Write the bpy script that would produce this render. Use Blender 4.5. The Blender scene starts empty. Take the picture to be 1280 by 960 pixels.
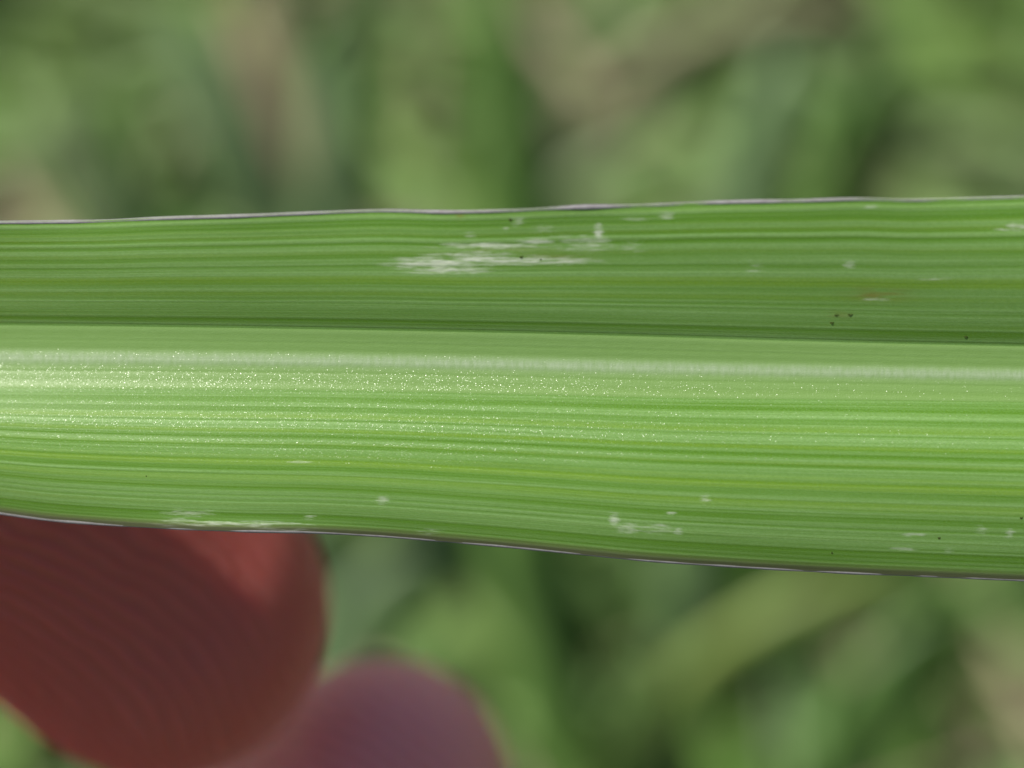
import bpy, bmesh, math, random
import numpy as np
from mathutils import Vector, Matrix

random.seed(7)
rng = np.random.default_rng(11)
S = bpy.context.scene
C = S.collection
MM = 0.001

# ------------------------------------------------------------------ camera, sky, sun, exposure
PITCH = math.radians(30)                      # the lens looks 60 degrees below the horizon
HEIGHT = 0.22                                 # the held leaf is 22 cm above the ground
FRAME = Matrix.Translation((0, 0, HEIGHT)) @ Matrix.Rotation(PITCH, 4, 'X')   # leaf plane -> world

cam = bpy.data.cameras.new('camera')
cam.sensor_width = 36.0
cam.lens = 93.75
cam.clip_start = 0.002
cam.clip_end = 200.0
cam.dof.use_dof = True
cam.dof.focus_distance = 0.1012
cam.dof.aperture_fstop = 93.75 / 4.8          # 4.8 mm entrance pupil
cam_o = bpy.data.objects.new('camera', cam)
C.objects.link(cam_o)
cam_o.matrix_world = FRAME @ Matrix.Translation((0, 0, 0.1))
S.camera = cam_o

SUN_LOCAL = Vector((-0.50, 0.595, 0.625)).normalized()      # towards the sun, leaf-plane axes
SUN_DIR = (Matrix.Rotation(PITCH, 3, 'X') @ SUN_LOCAL).normalized()
sun_el = math.asin(SUN_DIR.z)
sun_az = math.atan2(SUN_DIR.x, SUN_DIR.y)

world = bpy.data.worlds.new('World')
S.world = world
world.use_nodes = True
wn = world.node_tree
wn.nodes.clear()
sky = wn.nodes.new('ShaderNodeTexSky')
sky.sky_type = 'NISHITA'
sky.sun_disc = False
sky.sun_elevation = sun_el
sky.sun_rotation = sun_az
bg = wn.nodes.new('ShaderNodeBackground')
bg.inputs['Strength'].default_value = 0.065
wo = wn.nodes.new('ShaderNodeOutputWorld')
wn.links.new(sky.outputs[0], bg.inputs[0])
wn.links.new(bg.outputs[0], wo.inputs[0])

sun = bpy.data.lights.new('sun', 'SUN')
sun.energy = 5.0
sun.angle = math.radians(0.53)
sun.color = (1.0, 0.95, 0.87)
sun_o = bpy.data.objects.new('sun', sun)
C.objects.link(sun_o)
sun_o.rotation_euler = SUN_DIR.to_track_quat('Z', 'Y').to_euler()
sun_o.location = (0, 0, 3)

S.view_settings.view_transform = 'Standard'
S.view_settings.look = 'None'
S.view_settings.exposure = 0.70
S.view_settings.gamma = 1.0
S.view_settings.use_curve_mapping = False
S.render.engine = 'CYCLES'
S.cycles.max_bounces = 8
S.cycles.use_denoising = True

# ------------------------------------------------------------------ helpers
def srgb(r, g, b):
    f = lambda c: (c / 255 / 12.92) if c / 255 <= 0.04045 else ((c / 255 + 0.055) / 1.055) ** 2.4
    return (f(r), f(g), f(b), 1)

def tag(o, label=None, cat=None, group=None, kind=None):
    if label: o['label'] = label
    if cat: o['category'] = cat
    if group: o['group'] = group
    if kind: o['kind'] = kind
    return o

def link(name, me, mat=None, parent=None):
    o = bpy.data.objects.new(name, me)
    C.objects.link(o)
    if mat: me.materials.append(mat)
    if parent: o.parent = parent
    return o

def grid_mesh(name, V, faces, smooth=True, attrs=None):
    me = bpy.data.meshes.new(name)
    n, f = len(V), len(faces)
    me.vertices.add(n)
    me.vertices.foreach_set('co', np.asarray(V, np.float32).ravel())
    k = faces.shape[1]
    me.loops.add(f * k)
    me.loops.foreach_set('vertex_index', faces.astype(np.int32).ravel())
    me.polygons.add(f)
    me.polygons.foreach_set('loop_start', np.arange(0, f * k, k, dtype=np.int32))
    me.polygons.foreach_set('use_smooth', np.full(f, smooth, dtype=bool))
    me.update(calc_edges=True)
    me.validate()
    for an, (ty, data) in (attrs or {}).items():
        a = me.attributes.new(an, ty, 'POINT')
        key = {'FLOAT': 'value', 'FLOAT_VECTOR': 'vector', 'FLOAT_COLOR': 'color'}[ty]
        a.data.foreach_set(key, np.asarray(data, np.float32).ravel())
    return me

class NT:
    """small node-tree writer"""
    def __init__(self, name):
        self.m = bpy.data.materials.new(name)
        self.m.use_nodes = True
        self.t = self.m.node_tree
        self.t.nodes.clear()
        self.out = self.n('OutputMaterial')
    def n(self, ty, **kw):
        nd = self.t.nodes.new('ShaderNode' + ty)
        for k, v in kw.items():
            setattr(nd, k, v)
        return nd
    def set(self, sock, v):
        if hasattr(v, 'is_linked') or isinstance(v, bpy.types.NodeSocket):
            self.t.links.new(v, sock)
        else:
            sock.default_value = v
    def math(self, op, a, b=None, c=None, clamp=False):
        nd = self.n('Math', operation=op, use_clamp=clamp)
        self.set(nd.inputs[0], a)
        if b is not None: self.set(nd.inputs[1], b)
        if c is not None: self.set(nd.inputs[2], c)
        return nd.outputs[0]
    def vmath(self, op, a, b=None):
        nd = self.n('VectorMath', operation=op)
        self.set(nd.inputs[0], a)
        if b is not None:
            self.set(nd.inputs['Scale'] if op == 'SCALE' else nd.inputs[1], b)
        return nd.outputs['Value'] if op in ('LENGTH', 'DISTANCE', 'DOT_PRODUCT') else nd.outputs[0]
    def mix(self, fac, a, b, blend='MIX'):
        nd = self.n('Mix', data_type='RGBA', blend_type=blend)
        self.set(nd.inputs[0], fac); self.set(nd.inputs[6], a); self.set(nd.inputs[7], b)
        return nd.outputs[2]
    def attr(self, name, out='Fac'):
        return self.n('Attribute', attribute_name=name).outputs[out]
    def noise(self, vec, scale, detail=2.0, rough=0.5, out=0):
        nd = self.n('TexNoise')
        self.set(nd.inputs['Vector'], vec)
        nd.inputs['Scale'].default_value = scale
        nd.inputs['Detail'].default_value = detail
        nd.inputs['Roughness'].default_value = rough
        return nd.outputs[out]
    def ramp(self, fac, lo, hi, a=0.0, b=1.0):
        nd = self.n('MapRange', clamp=True)
        self.set(nd.inputs[0], fac)
        for i, v in zip((1, 2, 3, 4), (lo, hi, a, b)):
            self.set(nd.inputs[i], v)
        return nd.outputs[0]
    def done(self, sh):
        self.t.links.new(sh, self.out.inputs[0])
        return self.m

# ------------------------------------------------------------------ ground
def make_ground():
    n = 150
    u = np.linspace(-1, 1, n)
    w = np.sign(u) * (0.5 * np.abs(u) + 14.0 * np.abs(u) ** 6)
    X, Y = np.meshgrid(w, w)
    Z = np.zeros_like(X)
    for k in range(14):
        f = rng.uniform(10, 90); a = rng.uniform(0, 2 * np.pi); p = rng.uniform(0, 6.28)
        Z += 0.10 / f * 0.35 * np.sin(f * (X * np.cos(a) + Y * np.sin(a)) + p)
    Z *= np.exp(-(X ** 2 + Y ** 2) / 4)
    V = np.stack([X, Y + 0.12, Z - 0.004], -1).reshape(-1, 3)
    i = np.arange(n * n).reshape(n, n)
    F = np.stack([i[:-1, :-1], i[:-1, 1:], i[1:, 1:], i[1:, :-1]], -1).reshape(-1, 4)
    t = NT('soil')
    co = t.n('TexCoord').outputs['Object']
    a = t.noise(co, 22, 5, 0.6)
    b = t.noise(co, 180, 4, 0.7)
    col = t.mix(t.ramp(a, 0.35, 0.68), (0.095, 0.115, 0.045, 1), (0.16, 0.155, 0.08, 1))
    col = t.mix(t.ramp(b, 0.45, 0.75), col, (0.19, 0.17, 0.095, 1))
    p = t.n('BsdfPrincipled')
    t.set(p.inputs['Base Color'], col)
    p.inputs['Roughness'].default_value = 0.9
    bump = t.n('Bump'); bump.inputs['Distance'].default_value = 0.004
    t.set(bump.inputs['Height'], b); t.set(p.inputs['Normal'], bump.outputs[0])
    o = link('ground', grid_mesh('ground', V, F), t.done(p.outputs[0]))
    tag(o, 'brown soil under the blurred grass behind the held leaf', 'ground', kind='structure')
make_ground()

# ------------------------------------------------------------------ foliage materials
def foliage_mat(name, rough=0.45, transl=0.38):
    t = NT(name)
    col = t.attr('tint', 'Color')
    co = t.n('TexCoord').outputs['Object']
    nz = t.noise(co, 120, 3, 0.6)
    c2 = t.mix(t.ramp(nz, 0.3, 0.7, 0.0, 0.18), col, (0.18, 0.16, 0.07, 1))
    p = t.n('BsdfPrincipled')
    t.set(p.inputs['Base Color'], c2)
    p.inputs['Roughness'].default_value = rough
    p.inputs['Specular IOR Level'].default_value = 0.4
    tr = t.n('BsdfTranslucent'); t.set(tr.inputs[0], c2)
    mx = t.n('MixShader'); mx.inputs[0].default_value = transl
    t.t.links.new(p.outputs[0], mx.inputs[1]); t.t.links.new(tr.outputs[0], mx.inputs[2])
    return t.done(mx.outputs[0])
M_GRASS = foliage_mat('grass_foliage')
M_DRY = foliage_mat('dry_foliage', 0.7, 0.15)

def blade_strip(path, width, bow=0.25, seg=10, tip=True):
    """a folded blade with thickness along a list of world points: V, F"""
    P = np.array(path, float)
    t = np.linspace(0, len(P) - 1, seg + 1)
    Q = np.zeros((seg + 1, 3))
    ext = np.vstack([2 * P[0] - P[1], P, 2 * P[-1] - P[-2]])
    for j, tt in enumerate(t):
        k = min(int(tt), len(P) - 2); f = tt - k
        a, b, c, d = ext[k], ext[k + 1], ext[k + 2], ext[k + 3]
        Q[j] = 0.5 * ((2 * b) + (-a + c) * f + (2 * a - 5 * b + 4 * c - d) * f ** 2 + (-a + 3 * b - 3 * c + d) * f ** 3)
    T = np.gradient(Q, axis=0); T /= np.linalg.norm(T, axis=1)[:, None] + 1e-9
    ref = np.array([0.35, -0.75, 0.55])
    side = np.cross(T, ref); side /= np.linalg.norm(side, axis=1)[:, None] + 1e-9
    nor = np.cross(side, T)
    s = np.linspace(0, 1, seg + 1)
    w = width * 0.5 * (np.clip(s * 3 + 0.55, 0, 1)) * (np.sqrt(np.clip(1 - s ** 3, 0.004, 1)) if tip else 1)
    th = 0.0002
    rows = []
    for j in range(seg + 1):
        rows += [Q[j] - side[j] * w[j] + nor[j] * w[j] * bow, Q[j], Q[j] + side[j] * w[j] + nor[j] * w[j] * bow,
                 Q[j] - nor[j] * th]
    F = []
    for j in range(seg):
        a, b = 4 * j, 4 * j + 4
        F += [(a, a + 1, b + 1, b), (a + 1, a + 2, b + 2, b + 1), (a + 2, a + 3, b + 3, b + 2), (a + 3, a, b, b + 3)]
    return np.array(rows), np.array(F)

GREENS = [(0.095, 0.195, 0.035), (0.125, 0.225, 0.060), (0.080, 0.180, 0.030), (0.165, 0.260, 0.085),
          (0.115, 0.215, 0.065), (0.135, 0.240, 0.045)]
DRY = [(0.24, 0.20, 0.125), (0.20, 0.16, 0.10), (0.27, 0.23, 0.15), (0.16, 0.13, 0.08)]

# clumps of ground under the frame: (x, y, radius) in metres, from -0.09..0.09
DRY_SPOTS = [(-0.045, 0.165, 0.016), (-0.10, 0.155, 0.018), (0.028, 0.20, 0.024), (0.075, 0.185, 0.02),
             (-0.012, 0.078, 0.012), (0.080, 0.070, 0.016), (-0.085, 0.19, 0.012)]
BARE_SPOTS = [(-0.075, 0.178, 0.013), (-0.032, 0.205, 0.012), (0.012, 0.182, 0.010), (0.02, 0.085, 0.007)]

def scatter(name, count, mat, palette, hlo, hhi, wlo, whi, lean, dry=False):
    VS, FS, CS = [], [], []
    base = 0
    made = 0
    while made < count:
        if random.random() < 0.55:
            x = random.gauss(0, 0.09); y = 0.125 + random.gauss(0, 0.08)
        else:
            x = random.uniform(-0.5, 0.5); y = 0.12 + random.uniform(-0.45, 0.5)
        ind = min(((x - a) ** 2 + (y - b) ** 2) ** 0.5 / r for a, b, r in DRY_SPOTS)
        inb = min(((x - a) ** 2 + (y - b) ** 2) ** 0.5 / r for a, b, r in BARE_SPOTS)
        if inb < 1 and random.random() < 0.8: continue
        if not dry and ind < 1 and random.random() < 0.8: continue
        if dry and ind > 1 and random.random() < 0.72: continue
        made += 1
        h = random.uniform(hlo, hhi); w = random.uniform(wlo, whi)
        az = random.uniform(0, 2 * math.pi); ln = random.uniform(*lean) * h
        dx, dy = math.cos(az) * ln, math.sin(az) * ln
        z0 = -0.006
        path = [(x, y, z0), (x + dx * 0.25, y + dy * 0.25, h * 0.5), (x + dx * 0.65, y + dy * 0.65, h * 0.88),
                (x + dx, y + dy, h * random.uniform(0.75, 1.0))]
        v, f = blade_strip(path, w, random.uniform(0.1, 0.5), 6)
        VS.append(v); FS.append(f + base); base += len(v)
        c = np.array(random.choice(palette)) * random.uniform(0.95, 1.5)
        CS.append(np.tile(np.append(c, 1), (len(v), 1)))
    me = grid_mesh(name, np.vstack(VS), np.vstack(FS), True, {'tint': ('FLOAT_COLOR', np.vstack(CS))})
    return link(name, me, mat)

tag(scatter('grass', 4200, M_GRASS, GREENS, 0.010, 0.036, 0.004, 0.0090, (0.7, 2.4)),
    'blurred short green grass covering the ground behind the leaf', 'grass', kind='stuff')
tag(scatter('dry_litter', 900, M_DRY, DRY, 0.006, 0.035, 0.002, 0.005, (1.0, 3.0), True),
    'blurred tan dead grass lying among the green blades', 'dry grass', kind='stuff')

# ------------------------------------------------------------------ single background blades that can be told apart
def at(px, py, z):
    """photo position at depth z (mm behind the leaf) -> world"""
    k = (100.0 - z) / 100.0
    return FRAME @ Vector(((px - 640) * 0.03 * k * MM, (480 - py) * 0.03 * k * MM, z * MM))

def big_blade(name, pts, width, colour, label, cat, mat=M_GRASS, group=None):
    zm = sum(p[2] for p in pts) / len(pts)
    z0 = -224 if mat is M_DRY else -172
    W = [at(a, b, z0 + (c - zm) * 0.22) for a, b, c in pts]
    # root: continue the first two points down to the soil
    d = (W[0] - W[1]); d.z = 0
    if d.length > 1e-6: d.normalize()
    root = Vector((W[0].x + d.x * 0.045, W[0].y + d.y * 0.045, -0.006))
    mid = (root + W[0]) / 2 + Vector((d.x, d.y, 0)) * 0.004
    W = [root, mid] + W
    v, f = blade_strip([(p - root)[:] for p in W], width * 1.35 * MM, 0.18, 26)
    c = np.tile(np.append(np.array(colour), 1), (len(v), 1))
    me = grid_mesh(name, v, f, True, {'tint': ('FLOAT_COLOR', c)})
    o = link(name, me, mat)
    o.location = root
    return tag(o, label, cat, group)

PALE = (0.19, 0.28, 0.12); BLUISH = (0.20, 0.32, 0.14); MID = (0.12, 0.25, 0.05); DEEP = (0.06, 0.16, 0.015)
LIME = (0.32, 0.44, 0.11); TAN = (0.24, 0.215, 0.13); BROWN = (0.22, 0.18, 0.11)
big_blade('grass_leaf', [(745, 1010, -205), (800, 925, -185), (880, 835, -165), (990, 765, -150), (1120, 700, -150)], 6.5, LIME,
          'broad yellow-green blade arching away below the held leaf', 'grass blade')
big_blade('grass_leaf', [(350, 290, -215), (300, 190, -190), (255, 90, -175), (215, 0, -170)], 6.0, BLUISH,
          'wide pale green blade leaning left above the held leaf', 'grass blade')
big_blade('grass_leaf', [(412, 300, -215), (416, 190, -195), (418, 100, -185), (416, 50, -180)], 5.5, BLUISH,
          'pale grey-green upright blade beside a brown dry stalk', 'grass blade')
big_blade('grass_leaf', [(150, 330, -200), (115, 240, -185), (80, 170, -175), (55, 130, -172)], 6.0, PALE,
          'short pale blade tip tilted left near the brown patch', 'grass blade')
big_blade('grass_leaf', [(650, 300, -205), (640, 150, -180), (620, 30, -165), (600, -60, -165)], 6.5, MID,
          'fresh bright green upright blade above the white scar', 'grass blade')
big_blade('grass_leaf', [(1030, 330, -215), (1045, 230, -200), (1075, 130, -190), (1110, 60, -185)], 5.0, DEEP,
          'deep green blade leaning right above the held leaf', 'grass blade')
big_blade('grass_leaf', [(920, 330, -205), (935, 220, -190), (965, 130, -180), (990, 60, -178)], 6.0, BLUISH,
          'hazy blue-green blade next to the deep green one', 'grass blade')
big_blade('dry_grass_leaf', [(390, 290, -225), (370, 170, -212), (335, 50, -205), (310, -40, -205)], 4.5, BROWN,
          'reddish brown dry stalk between two pale blades', 'dry blade', M_DRY)
big_blade('dry_grass_leaf', [(760, 130, -225), (850, 60, -215), (960, 15, -212), (1090, 0, -215)], 5.0, TAN,
          'tan dead blade lying flat in the grass above', 'dry blade', M_DRY)
big_blade('dry_grass_leaf', [(1290, 890, -225), (1270, 810, -215), (1255, 740, -212)], 5.0, TAN,
          'tan dead blade below the wide end of the leaf', 'dry blade', M_DRY)
big_blade('dry_grass_leaf', [(540, 900, -230), (565, 800, -220), (590, 720, -216)], 3.5, BROWN,
          'short brown dead blade right of the second fingertip', 'dry blade', M_DRY)
big_blade('grass_leaf', [(390, 900, -205), (430, 800, -195), (480, 730, -190), (530, 690, -190)], 6.0, BLUISH,
          'pale green blade just behind the front fingertip', 'grass blade')
big_blade('grass_leaf', [(690, 900, -215), (660, 780, -200), (635, 700, -190), (610, 640, -188)], 5.5, MID,
          'clear green blade rising behind the lower leaf edge', 'grass blade')
big_blade('grass_leaf', [(1010, 1010, -210), (1060, 910, -195), (1110, 830, -188), (1190, 760, -185)], 7.0, MID,
          'soft mid green blade right of the arching blade', 'grass blade')

# ------------------------------------------------------------------ the held leaf
XP = np.array([0, 60, 120, 200, 300, 400, 480, 560, 640, 720, 800, 900, 1000, 1080, 1130, 1200, 1280], float)
YT = np.array([277, 276.5, 275.5, 272, 269, 265, 262.5, 264, 262, 258, 256, 252, 250, 248, 249.5, 248, 245.5])
YB = np.array([642, 650, 655, 660, 664, 666, 670.5, 677, 684, 692, 700, 707, 713, 717, 719, 722, 725.5])
XQ = np.array([0, 220, 440, 640, 860, 1060, 1280], float)
YMH = np.array([404, 406.5, 410, 414, 420, 426, 431])
YM = np.array([446, 450, 454, 457, 460.5, 463.5, 466.5])
YML = np.array([488, 489, 491, 495, 500, 502, 505])

def smooth_interp(x, xp, fp):
    # cubic hermite through the samples
    m = np.gradient(fp, xp)
    k = np.clip(np.searchsorted(xp, x) - 1, 0, len(xp) - 2)
    h = xp[k + 1] - xp[k]; t = (x - xp[k]) / h
    return ((2 * t ** 3 - 3 * t ** 2 + 1) * fp[k] + (t ** 3 - 2 * t ** 2 + t) * h * m[k]
            + (-2 * t ** 3 + 3 * t ** 2) * fp[k + 1] + (t ** 3 - t ** 2) * h * m[k + 1])

X0, X1 = -88.0, 345.0        # leaf tip (beyond the hand) ... leaf base (in the ground), mm along the leaf
def lines(xmm):
    """y (mm) of margin top, midrib high, mid, low, margin bottom along the leaf"""
    px = np.clip(xmm / 0.03 + 640, 0, 1280)
    yt, yb = smooth_interp(px, XP, YT), smooth_interp(px, XP, YB)
    yh, ym, yl = (smooth_interp(px, XQ, a) for a in (YMH, YM, YML))
    to = lambda y: (480 - y) * 0.03
    yt, yb, yh, ym, yl = map(to, (yt, yb, yh, ym, yl))
    # outside the measured stretch: taper to the tip on one side, to the sheath on the other
    L = np.clip((-19.2 - xmm) / (-19.2 - X0), 0, 1)
    R = np.clip((xmm - 19.2) / (X1 - 19.2), 0, 1)
    k = (1 - L ** 1.6 * 0.985) * (1 - 0.62 * R ** 1.5) * (1 + 0.10 * np.sin(np.pi * np.clip(R * 2.2, 0, 1)))
    f = lambda y: ym + (y - ym) * k
    return f(yt), f(yh), ym, f(yl), f(yb)

def cosnoise(t, n, seed):
    r = np.random.default_rng(seed).uniform(-1, 1, n + 3)
    a = np.clip(t, 0, 1) * n; k = a.astype(int); f = a - k; f = f * f * (3 - 2 * f)
    return r[k] * (1 - f) + r[k + 1] * f

def veins(t, x, seed, n):
    """long stripes: value -1..1 from t (0 midrib .. 1 margin) and x, drifting slowly along the leaf"""
    out = np.zeros_like(t)
    for m, amp, per in ((n, 0.22, 60.0), (int(n * 1.9), 0.60, 55.0), (int(n * 3.4), 0.45, 30.0)):
        ph = (x - X0) / per
        k = np.floor(ph).astype(int); f = ph - k; f = f * f * (3 - 2 * f)
        acc = np.zeros_like(t)
        for kk in np.unique(k):
            s = k == kk
            a = 0.85 * cosnoise(t[s], m, seed + m) + 0.35 * cosnoise(t[s], m, seed * 7 + m + 31 * kk)
            b = 0.85 * cosnoise(t[s], m, seed + m) + 0.35 * cosnoise(t[s], m, seed * 7 + m + 31 * (kk + 1))
            acc[s] = a * (1 - f[s]) + b * f[s]
        out += amp * acc
    return out

def base_z(x, y, L5):
    yt, yh, ym, yl, yb = L5
    half = 0.5 * (yh - yl)
    k = 0.13
    zmid = k * np.clip(y, yl, yh).__sub__(ym) ** 2
    zh = k * (yh - ym) ** 2; zl = k * (yl - ym) ** 2
    du = np.clip(y - yh, 0, None); dl = np.clip(yl - y, 0, None)
    z = np.where(du > 0, zh + 0.56 * du - 0.032 * du ** 2 + 0.09 * (1 - np.exp(-du / 0.40)), np.where(dl > 0, zl + 0.46 * dl - 0.090 * dl ** 2, zmid))
    # the fingertip behind presses the lower margin up into a small lip; margins waver a little
    eb = y - yb; et = yt - y
    z = z + 0.16 * np.exp(-((x + 10.5) / 3.2) ** 2) * np.exp(-(np.clip(eb, 0, None) / 0.35) ** 2)
    z = z - 0.35 * np.exp(-((x + 21) / 5.0) ** 2) * np.exp(-(np.clip(eb, 0, None) / 1.2) ** 2)
    z = z + 0.10 * np.sin(x * 0.55 + 1) * np.exp(-np.clip(et, 0, None) / 1.0)
    z = z + 0.07 * np.sin(x * 0.43) * np.exp(-np.clip(eb, 0, None) / 1.3)
    z = z + 0.05 * np.sin(x * 0.21 + 0.9 * y) * np.clip(np.abs(y - ym) / 3, 0, 1)
    z = z - np.clip(8.0 - x, 0, 34) ** 2 / 420.0          # the leaf bows back towards the pinching hand
    return z - 0.9

def bend(x, y, z):
    """the leaf swings down to its root on one side and droops at the tip on the other"""
    R = 122.0; a0 = 24.0
    th = np.clip((x - a0) / R, 0, math.pi * 0.5); rest = np.clip(x - a0 - R * math.pi * 0.5, 0, None)
    bx = np.where(x > a0, a0 + (R + z) * np.sin(th), x)
    bz = np.where(x > a0, -R + (R + z) * np.cos(th) - rest, z)
    R2 = 190.0; b0 = -24.0
    ph = np.clip((b0 - x) / R2, 0, None)
    bx = np.where(x < b0, b0 - (R2 + z) * np.sin(ph), bx)
    bz = np.where(x < b0, -R2 + (R2 + z) * np.cos(ph), bz)
    return bx, y, bz

def proj(x, y, z):
    return x * (100 - z) / 100, y * (100 - z) / 100

def in_view(V):
    """keep the traced edges true in the frame: undo the small perspective gain of z near the frame"""
    x, y, z = V
    w = np.clip(1 - (np.abs(x) - 20) / 8, 0, 1)
    return x * (1 - w * z / 100), y * (1 - w * z / 100), z

leaf = bpy.data.objects.new('grass_leaf', None)
C.objects.link(leaf)
leaf_root = FRAME @ Vector((0.146, 0.012, -0.26))
leaf.matrix_world = Matrix.Translation(leaf_root) @ FRAME.to_3x3().to_4x4()
OFF = (leaf.matrix_world.inverted() @ FRAME).translation
tag(leaf, 'long ribbed green grass leaf with pale midrib, held across the fingertips', 'leaf')

def place(x, y, z):
    x, y, z = in_view((x, y, z))
    x, y, z = bend(x, y, z)
    return np.stack([x * MM + OFF.x, y * MM + OFF.y, z * MM + OFF.z], -1)

SCARS_GLINT = [  # px, py, half length, half height, strength
    (545, 329, 46, 4.5, .95), (600, 323, 55, 5.5, .75), (660, 326, 62, 3.2, 1.0), (560, 337, 48, 3.5, .7), (608, 307, 58, 2.6, .75),
    (668, 302, 22, 2.6, .75), (748, 290, 5, 6, 1.0), (730, 304, 34, 8, .42), (645, 277, 11, 5, .6), (632, 286, 4, 3, .7), (678, 286, 22, 5, .35),
    (588, 295, 8, 4, .45), (832, 268, 9, 4.5, .8), (795, 274, 22, 3, .45), (790, 310, 16, 9, .38), (722, 326, 16, 3.5, .8),
    (1062, 330, 8, 5, .7), (945, 334, 12, 9, .33), (1170, 349, 17, 2.2, .7), (1274, 284, 14, 4, 1.0), (1255, 287, 14, 2, .5),
    (1097, 374, 15, 2.6, .6), (1090, 259, 9, 3, .4), (768, 648, 6, 8, .75), (786, 660, 13, 5.5, .75), (818, 661, 20, 5, .75),
    (848, 665, 6, 5, .55), (840, 641, 6, 2, .7), (883, 624, 7, 5, .6), (478, 625, 8, 6, .55), (235, 641, 30, 4.5, .6), (226, 651, 22, 3.5, .5),
    (372, 577, 16, 2, .45), (1143, 669, 14, 2.4, .7), (1262, 667, 6, 5, .7), (1226, 665, 8, 8, .35), (388, 645, 9, 4, .45),
    (536, 665, 14, 4, .5), (1128, 686, 16, 4, .35), (1186, 688, 7, 3.5, .4), (300, 655, 75, 3.2, .75), (360, 661, 30, 3.0, .5), (640, 545, 5, 3, .2)]  # the long lower-edge streaks here are a margin glint painted white
BROWN_SPOTS = [(1097, 368, 36, 8, .6), (1050, 394, 14, 4, .5), (620, 312, 60, 3, .35), (690, 322, 40, 5, .3), (575, 268, 5, 6, .5)]

def smooth2(a, n, axis):
    for _ in range(n):
        a = 0.25 * np.roll(a, 1, axis) + 0.5 * a + 0.25 * np.roll(a, -1, axis)
    return a

def column_positions():
    return np.concatenate([np.linspace(X0, -24, 90)[:-1], np.linspace(-24, -19.8, 30)[:-1], np.linspace(-19.8, 19.8, 760)[:-1],
                           np.linspace(19.8, 24, 30)[:-1], np.linspace(24, X1, 170)])

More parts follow.
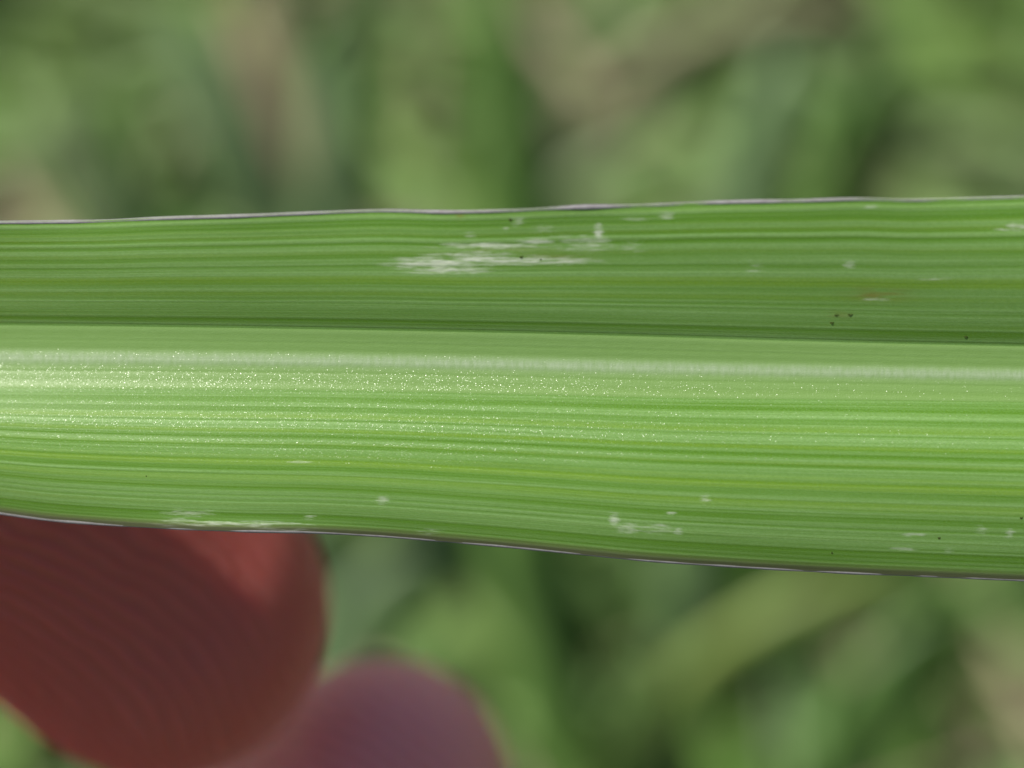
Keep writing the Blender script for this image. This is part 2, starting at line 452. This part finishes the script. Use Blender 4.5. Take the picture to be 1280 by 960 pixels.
def make_lamina(mat):
    xc = column_positions()
    yt, yh, ym, yl, yb = lines(xc)
    nu, nm, nl = 210, 30, 250
    s = np.concatenate([np.linspace(0, 1, nl)[:-1], 1 + np.linspace(0, 1, nm)[:-1], 2 + np.linspace(0, 1, nu)])
    nr, nc = len(s), len(xc)
    Sg = s[:, None] * np.ones((1, nc))
    X = np.ones((nr, 1)) * xc[None, :]
    L5 = [a[None, :] * np.ones((nr, 1)) for a in (yt, yh, ym, yl, yb)]
    Y = np.where(Sg <= 1, L5[4] + (L5[3] - L5[4]) * Sg, np.where(Sg <= 2, L5[3] + (L5[1] - L5[3]) * (Sg - 1),
                                                                 L5[1] + (L5[0] - L5[1]) * (Sg - 2)))
    Z = base_z(X, Y, L5)
    tl = np.clip(1 - Sg, 0, 1); tu = np.clip(Sg - 2, 0, 1)
    st = np.where(Sg < 1, veins(tl, X, 5, 22), np.where(Sg > 2, veins(tu, X, 9, 17), 0))
    ys = np.where(Sg < 1, veins(tl, X, 71, 12), np.where(Sg > 2, veins(tu, X, 83, 10), 0))
    fade = np.where(Sg < 1, np.clip(tl / 0.02, 0, 1), np.where(Sg > 2, np.clip(tu / 0.02, 0, 1), 0))
    Z = Z + fade * 0.0105 * st
    edge = np.minimum(Y - L5[4], L5[0] - Y)
    # scuffed scars and the painted edge glint: broken along the veins
    px = X / 0.03 + 640; py = 480 - Y / 0.03
    nz = smooth2(rng.normal(size=(nr, nc)), 5, 1); nz = smooth2(nz, 2, 0); nz /= nz.std()
    nlong = smooth2(rng.normal(size=(nr, nc)), 60, 1); nlong = smooth2(nlong, 3, 0); nlong /= nlong.std()
    sc = np.zeros_like(X)
    for k, (cx, cy, hl, hh, a) in enumerate(SCARS_GLINT):
        g = a * (1.0 if k < 8 else 0.72) * np.exp(-(np.abs(px - cx) / hl) ** 2 * 0.9 - ((py - cy) / (hh * (1.25 if k < 8 else 1.0))) ** 2 * 0.8)
        sc = np.maximum(sc, g * (1.15 if k < 8 else 1.0))
    sc = np.clip(sc * (0.95 + 0.22 * nlong + 0.12 * nz), 0, 1.0)
    br = np.zeros_like(X)
    for cx, cy, hl, hh, a in BROWN_SPOTS:
        br = np.maximum(br, a * np.exp(-(np.abs(px - cx) / hl) ** 2 - ((py - cy) / hh) ** 2))
    br = np.clip(br * (0.8 + 0.4 * nlong), 0, 1)
    Z = Z + 0.006 * sc * (0.5 + nz * 0.4)
    th = 0.20
    top = place(X, Y, Z).reshape(-1, 3)
    bot = place(X, Y, Z - th).reshape(-1, 3)
    i = np.arange(nr * nc).reshape(nr, nc)
    q = lambda I: np.stack([I[:-1, :-1], I[:-1, 1:], I[1:, 1:], I[1:, :-1]], -1).reshape(-1, 4)
    # the underside is coarse: every 6th row, 4th column
    ri = np.unique(np.append(np.arange(0, nr, 6), nr - 1)); ci = np.unique(np.append(np.arange(0, nc, 4), nc - 1))
    J = np.arange(len(ri) * len(ci)).reshape(len(ri), len(ci)) + nr * nc
    botv = bot.reshape(nr, nc, 3)[np.ix_(ri, ci)].reshape(-1, 3)
    V = np.vstack([top, botv])
    F = np.vstack([q(i), q(J)[:, ::-1]])
    pad = lambda a: np.concatenate([a.ravel(), a[np.ix_(ri, ci)].ravel()])
    Vt = np.where(Sg < 1, -1.5 - 6.0 * tl, np.where(Sg > 2, 1.5 + 5.0 * tu, (Sg - 1.5) * 3))      # follows the veins
    luv = np.stack([pad(X), pad(Vt), pad(np.zeros_like(X))], -1)
    me = grid_mesh('lamina', V, F, True, {
        'stripe': ('FLOAT', pad(st * fade)), 'yellow': ('FLOAT', pad(ys * fade)), 'scar': ('FLOAT', pad(sc)),  # scar values also hold the painted lower-edge glint
        'brown': ('FLOAT', pad(br)), 'edge': ('FLOAT', pad(edge)), 'luv': ('FLOAT_VECTOR', luv),
        'lower': ('FLOAT', pad(np.where(Sg < 1, 1.0, 0.0)))})
    return link('lamina', me, mat, leaf)

def sparkle_normal(t, luv, sx, sy, amount):
    sc = t.n('VectorMath', operation='MULTIPLY'); t.set(sc.inputs[0], luv); sc.inputs[1].default_value = (sx, sy, 1)
    vo = t.n('TexVoronoi'); vo.voronoi_dimensions = '2D'; vo.inputs['Scale'].default_value = 1.0
    t.set(vo.inputs['Vector'], sc.outputs[0])
    c = t.vmath('SUBTRACT', vo.outputs['Color'], (0.5, 0.5, 0.5))
    c = t.vmath('SCALE', c, amount)
    nrm = t.n('NewGeometry').outputs['Normal']
    return t.vmath('NORMALIZE', t.vmath('ADD', nrm, c)), vo

def lamina_material():
    t = NT('lamina_green')
    luv = t.attr('luv', 'Vector')
    st = t.attr('stripe'); ye = t.attr('yellow'); sc = t.attr('scar'); br = t.attr('brown'); ed = t.attr('edge')
    mul = lambda v: t.vmath('MULTIPLY', luv, v)
    fine = t.noise(mul((0.05, 10.0, 1)), 1.0, 3, 0.65)
    rib = t.noise(mul((0.02, 6.5, 1)), 1.0, 0, 0.5)
    grain = t.noise(mul((12.0, 26.0, 1)), 1.0, 2, 0.6)
    patch = t.noise(mul((0.10, 0.5, 1)), 1.0, 2, 0.5)
    v = t.math('ADD', t.math('MULTIPLY', st, 0.85), t.math('MULTIPLY', t.math('SUBTRACT', fine, 0.5), 1.5))
    v = t.math('ADD', v, t.math('MULTIPLY', t.math('SUBTRACT', patch, 0.5), 0.5))
    f = t.ramp(v, -0.5, 0.5)
    col = t.mix(f, (0.080, 0.188, 0.010, 1), (0.214, 0.358, 0.120, 1))
    # thin dark furrows between the ribs, yellower strips along some veins
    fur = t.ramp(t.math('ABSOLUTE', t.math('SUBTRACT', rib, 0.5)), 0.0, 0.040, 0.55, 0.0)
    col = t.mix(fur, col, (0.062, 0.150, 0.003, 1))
    col = t.mix(t.ramp(ye, 0.15, 0.75, 0, 0.5), col, (0.185, 0.300, 0.012, 1))
    col = t.mix(t.ramp(grain, 0.38, 0.75, 0, 0.42), col, (0.190, 0.370, 0.135, 1))
    cell = t.n('TexVoronoi'); cell.voronoi_dimensions = '2D'; cell.inputs['Scale'].default_value = 1.0
    t.set(cell.inputs['Vector'], mul((13.0, 26.0, 1)))
    cv = t.n('SeparateColor'); t.set(cv.inputs[0], cell.outputs['Color'])
    col = t.mix(t.ramp(cv.outputs[0], 0, 1, 0, 0.30), col, (0.070, 0.175, 0.015, 1))
    # dark violet flush at the very margin, brown and scuffed places, painted edge glint
    col = t.mix(t.math('MULTIPLY', t.ramp(t.math('ADD', ed, t.math('MULTIPLY', t.math('SUBTRACT', fine, 0.5), 0.2)), 0.12, 0.36, 0.8, 0.0), t.attr('lower')), col, (0.085, 0.062, 0.058, 1))
    col = t.mix(br, col, (0.17, 0.15, 0.035, 1))
    scr = t.noise(mul((1.1, 11.0, 1)), 1.0, 4, 0.7)
    scm = t.ramp(t.math('ADD', sc, t.math('MULTIPLY', t.math('SUBTRACT', scr, 0.5), 2.2)), 0.10, 1.0, 0.0, 0.85)
    scm = t.math('MULTIPLY', scm, t.ramp(sc, 0.04, 0.2))
    col = t.mix(scm, col, (0.60, 0.64, 0.53, 1))
    p = t.n('BsdfPrincipled')
    t.set(p.inputs['Base Color'], col)
    p.inputs['Roughness'].default_value = 0.42
    p.inputs['Specular IOR Level'].default_value = 0.16
    bmp = t.n('Bump'); bmp.inputs['Strength'].default_value = 0.3; bmp.inputs['Distance'].default_value = 0.00002
    t.set(bmp.inputs['Height'], t.math('ADD', grain, fine)); t.set(p.inputs['Normal'], bmp.outputs[0])
    nrm, vo = sparkle_normal(t, luv, 44.0, 64.0, 0.58)
    t.set(p.inputs['Coat Normal'], nrm)
    # the wax sits on the ribs, not in the furrows
    t.set(p.inputs['Coat Weight'], t.ramp(t.math('ADD', st, t.math('SUBTRACT', grain, 0.5)), -0.2, 0.5, 0.04, 0.28))
    p.inputs['Coat Roughness'].default_value = 0.20
    tr = t.n('BsdfTranslucent'); t.set(tr.inputs[0], t.mix(0.75, col, (0.75, 0.85, 0.30, 1)))
    mx = t.n('MixShader'); mx.inputs[0].default_value = 0.36
    t.t.links.new(p.outputs[0], mx.inputs[1]); t.t.links.new(tr.outputs[0], mx.inputs[2])
    return t.done(mx.outputs[0])

def make_midrib():
    """pale flat band in the valley, with a keel on the back"""
    xc = column_positions()
    yt, yh, ym, yl, yb = lines(xc)
    nr = 90
    s = np.linspace(0, 1, nr)[:, None]; nc = len(xc)
    X = np.ones((nr, 1)) * xc
    L5 = [a[None, :] * np.ones((nr, 1)) for a in (yt, yh, ym, yl, yb)]
    Y = L5[3] + (L5[1] - L5[3]) * s
    c = 2 * s - 1
    # rounded shoulders
    Z = base_z(X, Y, L5) + 0.05 * (1 - np.abs(c) ** 8) - 0.02
    Z = Z + 0.018 * np.exp(-((c + 0.02) / 0.2) ** 2) + 0.006 * veins(s * np.ones((1, nc)), X, 41, 9) * (1 - np.abs(c) ** 6)
    w = (L5[1] - L5[3])
    Kz = base_z(X, L5[2], L5) - 0.18 - 0.75 * np.sqrt(np.clip(1 - c ** 2, 0, 1)) * np.clip(w / 2.4, 0.1, 1)
    i = np.arange(nr * nc).reshape(nr, nc)
    q = lambda I: np.stack([I[:-1, :-1], I[:-1, 1:], I[1:, 1:], I[1:, :-1]], -1).reshape(-1, 4)
    ri = np.unique(np.append(np.arange(0, nr, 6), nr - 1)); ci = np.unique(np.append(np.arange(0, nc, 4), nc - 1))
    J = np.arange(len(ri) * len(ci)).reshape(len(ri), len(ci)) + nr * nc
    V = np.vstack([place(X, Y, Z).reshape(-1, 3), place(X, Y, Kz)[np.ix_(ri, ci)].reshape(-1, 3)])
    pad = lambda a: np.concatenate([a.ravel(), a[np.ix_(ri, ci)].ravel()])
    Cg = c * np.ones((1, nc))
    luv = np.stack([pad(X), pad(Y), pad(Cg)], -1)
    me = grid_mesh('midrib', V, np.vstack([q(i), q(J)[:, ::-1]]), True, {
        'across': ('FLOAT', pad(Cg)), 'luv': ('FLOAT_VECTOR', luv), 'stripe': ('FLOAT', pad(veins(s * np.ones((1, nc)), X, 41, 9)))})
    t = NT('midrib_pale')
    l = t.attr('luv', 'Vector'); ac = t.attr('across'); st = t.attr('stripe')
    fine = t.noise(t.vmath('MULTIPLY', l, (1.5, 18, 0)), 1.0, 3, 0.6)
    cross = t.noise(t.vmath('MULTIPLY', l, (6.0, 2.2, 0)), 1.0, 3, 0.65)     # cross-wise streaks of the painted midrib highlight
    grain = t.noise(t.vmath('MULTIPLY', l, (14, 20, 0)), 1.0, 2, 0.6)
    v = t.math('ADD', t.math('MULTIPLY', st, 0.35), t.math('SUBTRACT', fine, 0.5))
    col = t.mix(t.ramp(v, -0.4, 0.4), (0.098, 0.180, 0.036, 1), (0.128, 0.218, 0.060, 1))
    col = t.mix(t.ramp(ac, -0.55, -1.0, 0, 0.25), col, (0.15, 0.262, 0.058, 1))
    col = t.mix(t.ramp(t.math('ABSOLUTE', ac), 0.90, 1.0, 0, 0.4), col, (0.075, 0.165, 0.015, 1))
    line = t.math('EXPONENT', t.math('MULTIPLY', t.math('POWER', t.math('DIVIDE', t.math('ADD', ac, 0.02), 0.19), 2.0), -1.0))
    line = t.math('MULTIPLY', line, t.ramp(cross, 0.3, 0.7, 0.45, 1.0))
    col = t.mix(t.math('MULTIPLY', line, 0.52), col, (0.33, 0.38, 0.29, 1))  # glossy highlight down the midrib, painted in as whitish colour
    p = t.n('BsdfPrincipled')
    t.set(p.inputs['Base Color'], col)
    p.inputs['Roughness'].default_value = 0.42
    p.inputs['Specular IOR Level'].default_value = 0.35
    bmp = t.n('Bump'); bmp.inputs['Strength'].default_value = 0.22; bmp.inputs['Distance'].default_value = 0.00003
    t.set(bmp.inputs['Height'], t.math('ADD', grain, cross)); t.set(p.inputs['Normal'], bmp.outputs[0])
    nrm, vo = sparkle_normal(t, l, 44.0, 64.0, 0.58)
    t.set(p.inputs['Coat Normal'], nrm)
    p.inputs['Coat Weight'].default_value = 0.2
    p.inputs['Coat Roughness'].default_value = 0.20
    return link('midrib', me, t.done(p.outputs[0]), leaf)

def margin_material():
    t = NT('margin_rim')
    l = t.attr('luv', 'Vector')
    nz = t.noise(t.vmath('MULTIPLY', l, (2.5, 6, 1)), 1.0, 3, 0.6)
    fn = t.noise(t.vmath('MULTIPLY', l, (16, 9, 1)), 1.0, 2, 0.6)
    col = t.mix(t.ramp(nz, 0.3, 0.7), (0.135, 0.125, 0.128, 1), (0.19, 0.188, 0.185, 1))
    col = t.mix(t.ramp(fn, 0.5, 0.8, 0, 0.5), col, (0.27, 0.255, 0.26, 1))
    p = t.n('BsdfPrincipled')
    t.set(p.inputs['Base Color'], col)
    p.inputs['Roughness'].default_value = 0.6
    p.inputs['Specular IOR Level'].default_value = 0.25
    return t.done(p.outputs[0])

def make_margin(top, mat, rad):
    xc = column_positions()[::2]
    L5 = lines(xc)
    y = L5[0] if top else L5[4]
    z = base_z(xc, y, L5)
    m = 10
    jit = smooth2(rng.normal(size=len(xc)), 40, 0); jit /= jit.std()
    r = rad * (1 + 0.10 * jit) * np.clip((xc - X0) / 12, 0.1, 1)
    a = np.linspace(0, 2 * np.pi, m, endpoint=False)[:, None]
    sgn = -1 if top else 1
    Y = y + sgn * (rad * 0.55) + 0 * a + r * 1.15 * np.cos(a)
    Z = z - 0.06 + 0 * a + r * np.sin(a)
    X = xc[None, :] + 0 * a
    V = place(X, Y, Z).reshape(-1, 3)
    nc = len(xc)
    i = np.arange(m * nc).reshape(m, nc); j = np.roll(i, -1, 0)
    F = np.stack([i[:, :-1], i[:, 1:], j[:, 1:], j[:, :-1]], -1).reshape(-1, 4)
    luv = np.stack([X.ravel(), Y.ravel(), (Z * 0).ravel()], -1)
    me = grid_mesh('margin', V, F, True, {'luv': ('FLOAT_VECTOR', luv)})
    return link('margin', me, mat, leaf)

make_lamina(lamina_material())
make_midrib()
M_MARGIN = margin_material()
o = make_margin(True, M_MARGIN, 0.066); o['label'] = 'thin whitish rim along the upper edge'
o = make_margin(False, M_MARGIN, 0.070); o['label'] = 'thin greyish purple rim along the lower edge'

def surface_point(px, py):
    x = np.array([(px - 640) * 0.03]); y = np.array([(480 - py) * 0.03])
    L5 = lines(x)
    z = base_z(x, y, L5)
    if L5[3][0] < y[0] < L5[1][0]: z = z + 0.035
    return Vector(place(x, y, z)[0])

def make_specks():
    t = NT('speck_brown')
    p = t.n('BsdfPrincipled'); p.inputs['Base Color'].default_value = (0.030, 0.045, 0.008, 1); p.inputs['Roughness'].default_value = 0.9; p.inputs['Specular IOR Level'].default_value = 0.1
    mat = t.done(p.outputs[0])
    bm = bmesh.new()
    bmesh.ops.create_icosphere(bm, subdivisions=2, radius=1.0)
    for v in bm.verts:
        v.co *= 1 + random.uniform(-0.22, 0.22)
    me = bpy.data.meshes.new('speck'); bm.to_mesh(me); bm.free()
    me.materials.append(mat)
    for q in me.polygons: q.use_smooth = True
    for px, py, r, el in [(183, 595, 1.8, .8), (1040, 403, 3, 1.3), (1063, 393, 3, 1.7), (1046, 393.5, 2.4, 2), 
                          (1207, 420.5, 2.5, 1.4), (1224, 463, 3, 1.5), (1174, 672, 3, 1), (1040, 691, 1.8, 1), (1277, 647, 2.8, 1.2),
                          (652, 321, 2.6, 1.5), (676, 324, 1.8, 1), (638, 274, 3.2, 1.2), ]:
        o = bpy.data.objects.new('speck', me); C.objects.link(o); o.parent = leaf
        o.location = surface_point(px, py)
        o.scale = (r * el * 0.020 * MM, r * 0.019 * MM, 0.008 * MM)
        o.rotation_euler = (0, 0, random.uniform(-0.3, 0.3))
make_specks()

# ------------------------------------------------------------------ the hand behind the leaf
def loft(bm, pts, radii, flat=1.0, up=(0, 0, 1), rings=14, seg=24, cap0=True, cap1=True):
    """tapered rounded limb through joint positions (mm)"""
    P = [Vector(p) for p in pts]
    ext = [2 * P[0] - P[1]] + P + [2 * P[-1] - P[-2]]
    R = [radii[0]] + list(radii) + [radii[-1]]
    path = []
    N = rings * (len(P) - 1)
    for j in range(N + 1):
        tt = j / rings; k = min(int(tt), len(P) - 2); f = tt - k
        a, b, c, d = ext[k:k + 4]
        q = 0.5 * ((2 * b) + (c - a) * f + (2 * a - 5 * b + 4 * c - d) * f ** 2 + (3 * b - a - 3 * c + d) * f ** 3)
        ra, rb, rc, rd = R[k:k + 4]
        r = 0.5 * ((2 * rb) + (rc - ra) * f + (2 * ra - 5 * rb + 4 * rc - rd) * f ** 2 + (3 * rb - ra - 3 * rc + rd) * f ** 3)
        path.append((q, r))
    out = []
    T0 = (path[1][0] - path[0][0]).normalized(); T1 = (path[-1][0] - path[-2][0]).normalized()
    if cap0:
        for a in np.linspace(90, 8, 8)[:-1]:
            a = math.radians(a); out.append((path[0][0] - T0 * path[0][1] * math.sin(a), path[0][1] * max(math.cos(a), 0.02), T0))
    for j, (q, r) in enumerate(path):
        T = (path[min(j + 1, N)][0] - path[max(j - 1, 0)][0]).normalized()
        out.append((q, r, T))
    if cap1:
        for a in np.linspace(8, 90, 8)[1:]:
            a = math.radians(a); out.append((path[-1][0] + T1 * path[-1][1] * math.sin(a), path[-1][1] * max(math.cos(a), 0.02), T1))
    U = Vector(up)
    prev = None
    first = None
    for q, r, T in out:
        s = T.cross(U).normalized(); n = s.cross(T).normalized()
        ring = [bm.verts.new(q + s * (r * math.cos(2 * math.pi * i / seg)) + n * (r * flat * math.sin(2 * math.pi * i / seg))) for i in range(seg)]
        if prev:
            for i in range(seg):
                bm.faces.new((prev[i], prev[(i + 1) % seg], ring[(i + 1) % seg], ring[i]))
        else:
            first = ring
        prev = ring
    bm.faces.new(first[::-1]); bm.faces.new(prev)

INDEX = [(-62, -42, -38), (-50, -6, -22), (-29.5, 1.6, -14.0), (-16.4, -10.4, -23.8)]
MIDDLE = [(-65, -58, -53), (-32, -37, -63), (-15.5, -29, -49.5), (-6.6, -20.4, -36)]
RING = [(-72, -71, -69), (-40, -58, -65), (-27, -43, -46), (-20.5, -30, -32)]
LITTLE = [(-80, -80, -85), (-52, -69, -81), (-40, -58, -65), (-37, -46, -53)]
THUMB = [(-104, -80, -46), (-78, -48, -14), (-59, -20, 3), (-41, -3, 5.6)]
WRIST = (-130, -100, -64)

def make_hand():
    root = bpy.data.objects.new('hand', None)
    C.objects.link(root)
    root.matrix_world = FRAME @ Matrix.Translation(Vector(WRIST) * MM)
    shift = Vector(WRIST)
    rel = lambda pts: [tuple(Vector(p) - shift) for p in pts]
    bm = bmesh.new()
    loft(bm, rel(INDEX), (11, 9.0, 7.7, 8.1), 0.99)
    loft(bm, rel(MIDDLE), (11, 9.2, 7.7, 6.7), 0.99)
    loft(bm, rel(RING), (10.5, 8.8, 7.3, 5.8), 0.97)
    loft(bm, rel(LITTLE), (9.5, 7.6, 6.4, 5.2), 0.97)
    loft(bm, rel(THUMB), (14, 11.5, 9.2, 7.4), 0.9)
    # palm: metacarpals, heel, thumb ball, webbing, wrist and forearm
    W = Vector(WRIST)
    for k, F in enumerate((INDEX, MIDDLE, RING, LITTLE)):
        w = W + Vector((8, 6 - 4 * k, 12 - 8 * k))
        loft(bm, rel([tuple(w), tuple(w.lerp(Vector(F[0]), 0.55)), F[0]]), (15, 13.5, 11.5), 0.95, up=(0, 1, 0))
    loft(bm, rel([INDEX[0], MIDDLE[0], RING[0], LITTLE[0]]), (11, 11.5, 11, 9.5), 1.0, up=(1, 0, 0))
    T0, T1 = Vector(THUMB[0]), Vector(THUMB[1])
    loft(bm, rel([tuple(W + Vector((6, 4, 14))), tuple(T0), tuple(T0.lerp(T1, 0.6)), tuple(T1.lerp(Vector(INDEX[0]), 0.45))]), (16, 16, 13, 9), 1.0, up=(0, 1, 0))
    L0 = Vector(LITTLE[0])
    loft(bm, rel([tuple(W + Vector((4, -4, -12))), tuple(W.lerp(L0, 0.5) + Vector((0, -5, -4))), LITTLE[0]]), (16, 15, 10), 1.0, up=(0, 1, 0))
    loft(bm, rel([tuple(W + Vector((18, 6, 3))), WRIST, tuple(W + Vector((-52, -26, 2))), tuple(W + Vector((-165, -85, 12)))]), (23, 24, 30, 38), 0.85, up=(0, 1, 0), seg=32)
    me = bpy.data.meshes.new('skin'); bm.to_mesh(me); bm.free()
    tmp = bpy.data.objects.new('tmp', me); C.objects.link(tmp)
    md = tmp.modifiers.new('r', 'REMESH'); md.mode = 'VOXEL'; md.voxel_size = 0.75; md.use_smooth_shade = True
    ms = tmp.modifiers.new('s', 'SMOOTH'); ms.factor = 0.5; ms.iterations = 10
    dg = bpy.context.evaluated_depsgraph_get()
    skin = bpy.data.meshes.new_from_object(tmp.evaluated_get(dg))
    bpy.data.objects.remove(tmp)
    skin.transform(Matrix.Scale(MM, 4))
    for p in skin.polygons: p.use_smooth = True
    skin.name = 'skin'

    t = NT('skin')
    co = t.n('TexCoord').outputs['Object']
    def ridges(core, reach):
        c = (Vector(core) - shift) * MM
        warp = t.noise(co, 260, 2, 0.5, out=1)
        pos = t.vmath('ADD', co, t.vmath('SCALE', t.vmath('SUBTRACT', warp, (0.5, 0.5, 0.5)), 0.0017))
        d = t.vmath('DISTANCE', pos, tuple(c))
        w = t.math('SINE', t.math('MULTIPLY', d, 2 * math.pi / 0.00080))
        return t.math('MULTIPLY', w, t.ramp(d, reach * 0.55, reach, 1.0, 0.0))
    hgt = t.math('ADD', ridges((-29.0, -21.0, -17.0), 0.030), ridges((-11.5, -26.0, -28.0), 0.014))
    hgt = t.math('ADD', hgt, ridges((-44, -3.0, -1.0), 0.015))
    pore = t.noise(co, 900, 3, 0.6)
    blot = t.noise(co, 90, 3, 0.55)
    col = t.mix(t.ramp(blot, 0.3, 0.7), (0.70, 0.27, 0.25, 1), (0.78, 0.33, 0.31, 1))
    shade_d = t.vmath('DISTANCE', co, tuple((Vector((-18, -9.0, -17)) - shift) * MM))
    col = t.mix(t.ramp(shade_d, 0.009, 0.017, 0.85, 0.0), col, (0.42, 0.056, 0.038, 1))      # shade on the front fingertip, painted as darker, redder skin
    col = t.mix(t.ramp(hgt, -1, 0.6, 0.34, 0), col, (0.16, 0.03, 0.02, 1))
    p = t.n('BsdfPrincipled')
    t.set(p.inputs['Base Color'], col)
    p.inputs['Roughness'].default_value = 0.5
    p.inputs['Specular IOR Level'].default_value = 0.4
    p.inputs['Subsurface Weight'].default_value = 1.0
    p.inputs['Subsurface Radius'].default_value = (1.0, 0.28, 0.15)
    p.inputs['Subsurface Scale'].default_value = 0.0068
    b1 = t.n('Bump'); b1.inputs['Strength'].default_value = 1.0; b1.inputs['Distance'].default_value = 0.00007
    t.set(b1.inputs['Height'], t.math('ADD', hgt, t.math('MULTIPLY', pore, 0.6)))
    t.set(p.inputs['Normal'], b1.outputs[0])
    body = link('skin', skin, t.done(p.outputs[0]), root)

    tn = NT('nail')
    p = tn.n('BsdfPrincipled')
    nco = tn.n('TexCoord').outputs['Object']
    tn.set(p.inputs['Base Color'], tn.mix(tn.ramp(tn.noise(nco, 300, 2), 0.3, 0.7), (0.55, 0.29, 0.23, 1), (0.62, 0.36, 0.29, 1)))
    p.inputs['Roughness'].default_value = 0.28
    mat = tn.done(p.outputs[0])
    for F, r, dors in ((INDEX, 7.9, (0, 0.3, -1)), (MIDDLE, 6.5, (0.0, -0.9, -0.45)), (RING, 5.8, (0.6, -0.6, -0.6)), (LITTLE, 5.2, (0.6, -0.6, -0.6)), (THUMB, 7.4, (0, 0, 1))):
        a, b = Vector(F[3]), Vector(F[2])
        T = (a - b).normalized(); D = Vector(dors); D = (D - T * D.dot(T)).normalized(); s = T.cross(D)
        V, n1, n2 = [], 9, 11
        for lay in (0.35, -0.5):
            for i in range(n1):
                f = i / (n1 - 1)
                w = math.radians(47) * (1 - 0.25 * abs(2 * f - 1) ** 3)
                for j in range(n2):
                    g = w * (2 * j / (n2 - 1) - 1)
                    rr = r + lay - 0.9 * max(0, f - 0.7) * 2
                    V.append(a + T * (-5.0 + 10.0 * f) + D * (rr * math.cos(g)) + s * (rr * math.sin(g)) - shift)
        V = np.array([v[:] for v in V]) * MM
        i = np.arange(n1 * n2).reshape(n1, n2); k = i + n1 * n2
        q = lambda I: np.stack([I[:-1, :-1], I[:-1, 1:], I[1:, 1:], I[1:, :-1]], -1).reshape(-1, 4)
        loop = np.concatenate([i[0, :], i[1:, -1], i[-1, -2::-1], i[-2:0:-1, 0]])
        l2 = loop + n1 * n2
        Fs = np.vstack([q(i), q(k)[:, ::-1], np.stack([loop, np.roll(loop, -1), np.roll(l2, -1), l2], -1)])
        link('nail', grid_mesh('nail', V, Fs), mat, root)
    tag(root, 'shaded reddish hand pinching the leaf, two fingertips showing below it', 'hand')
make_hand()
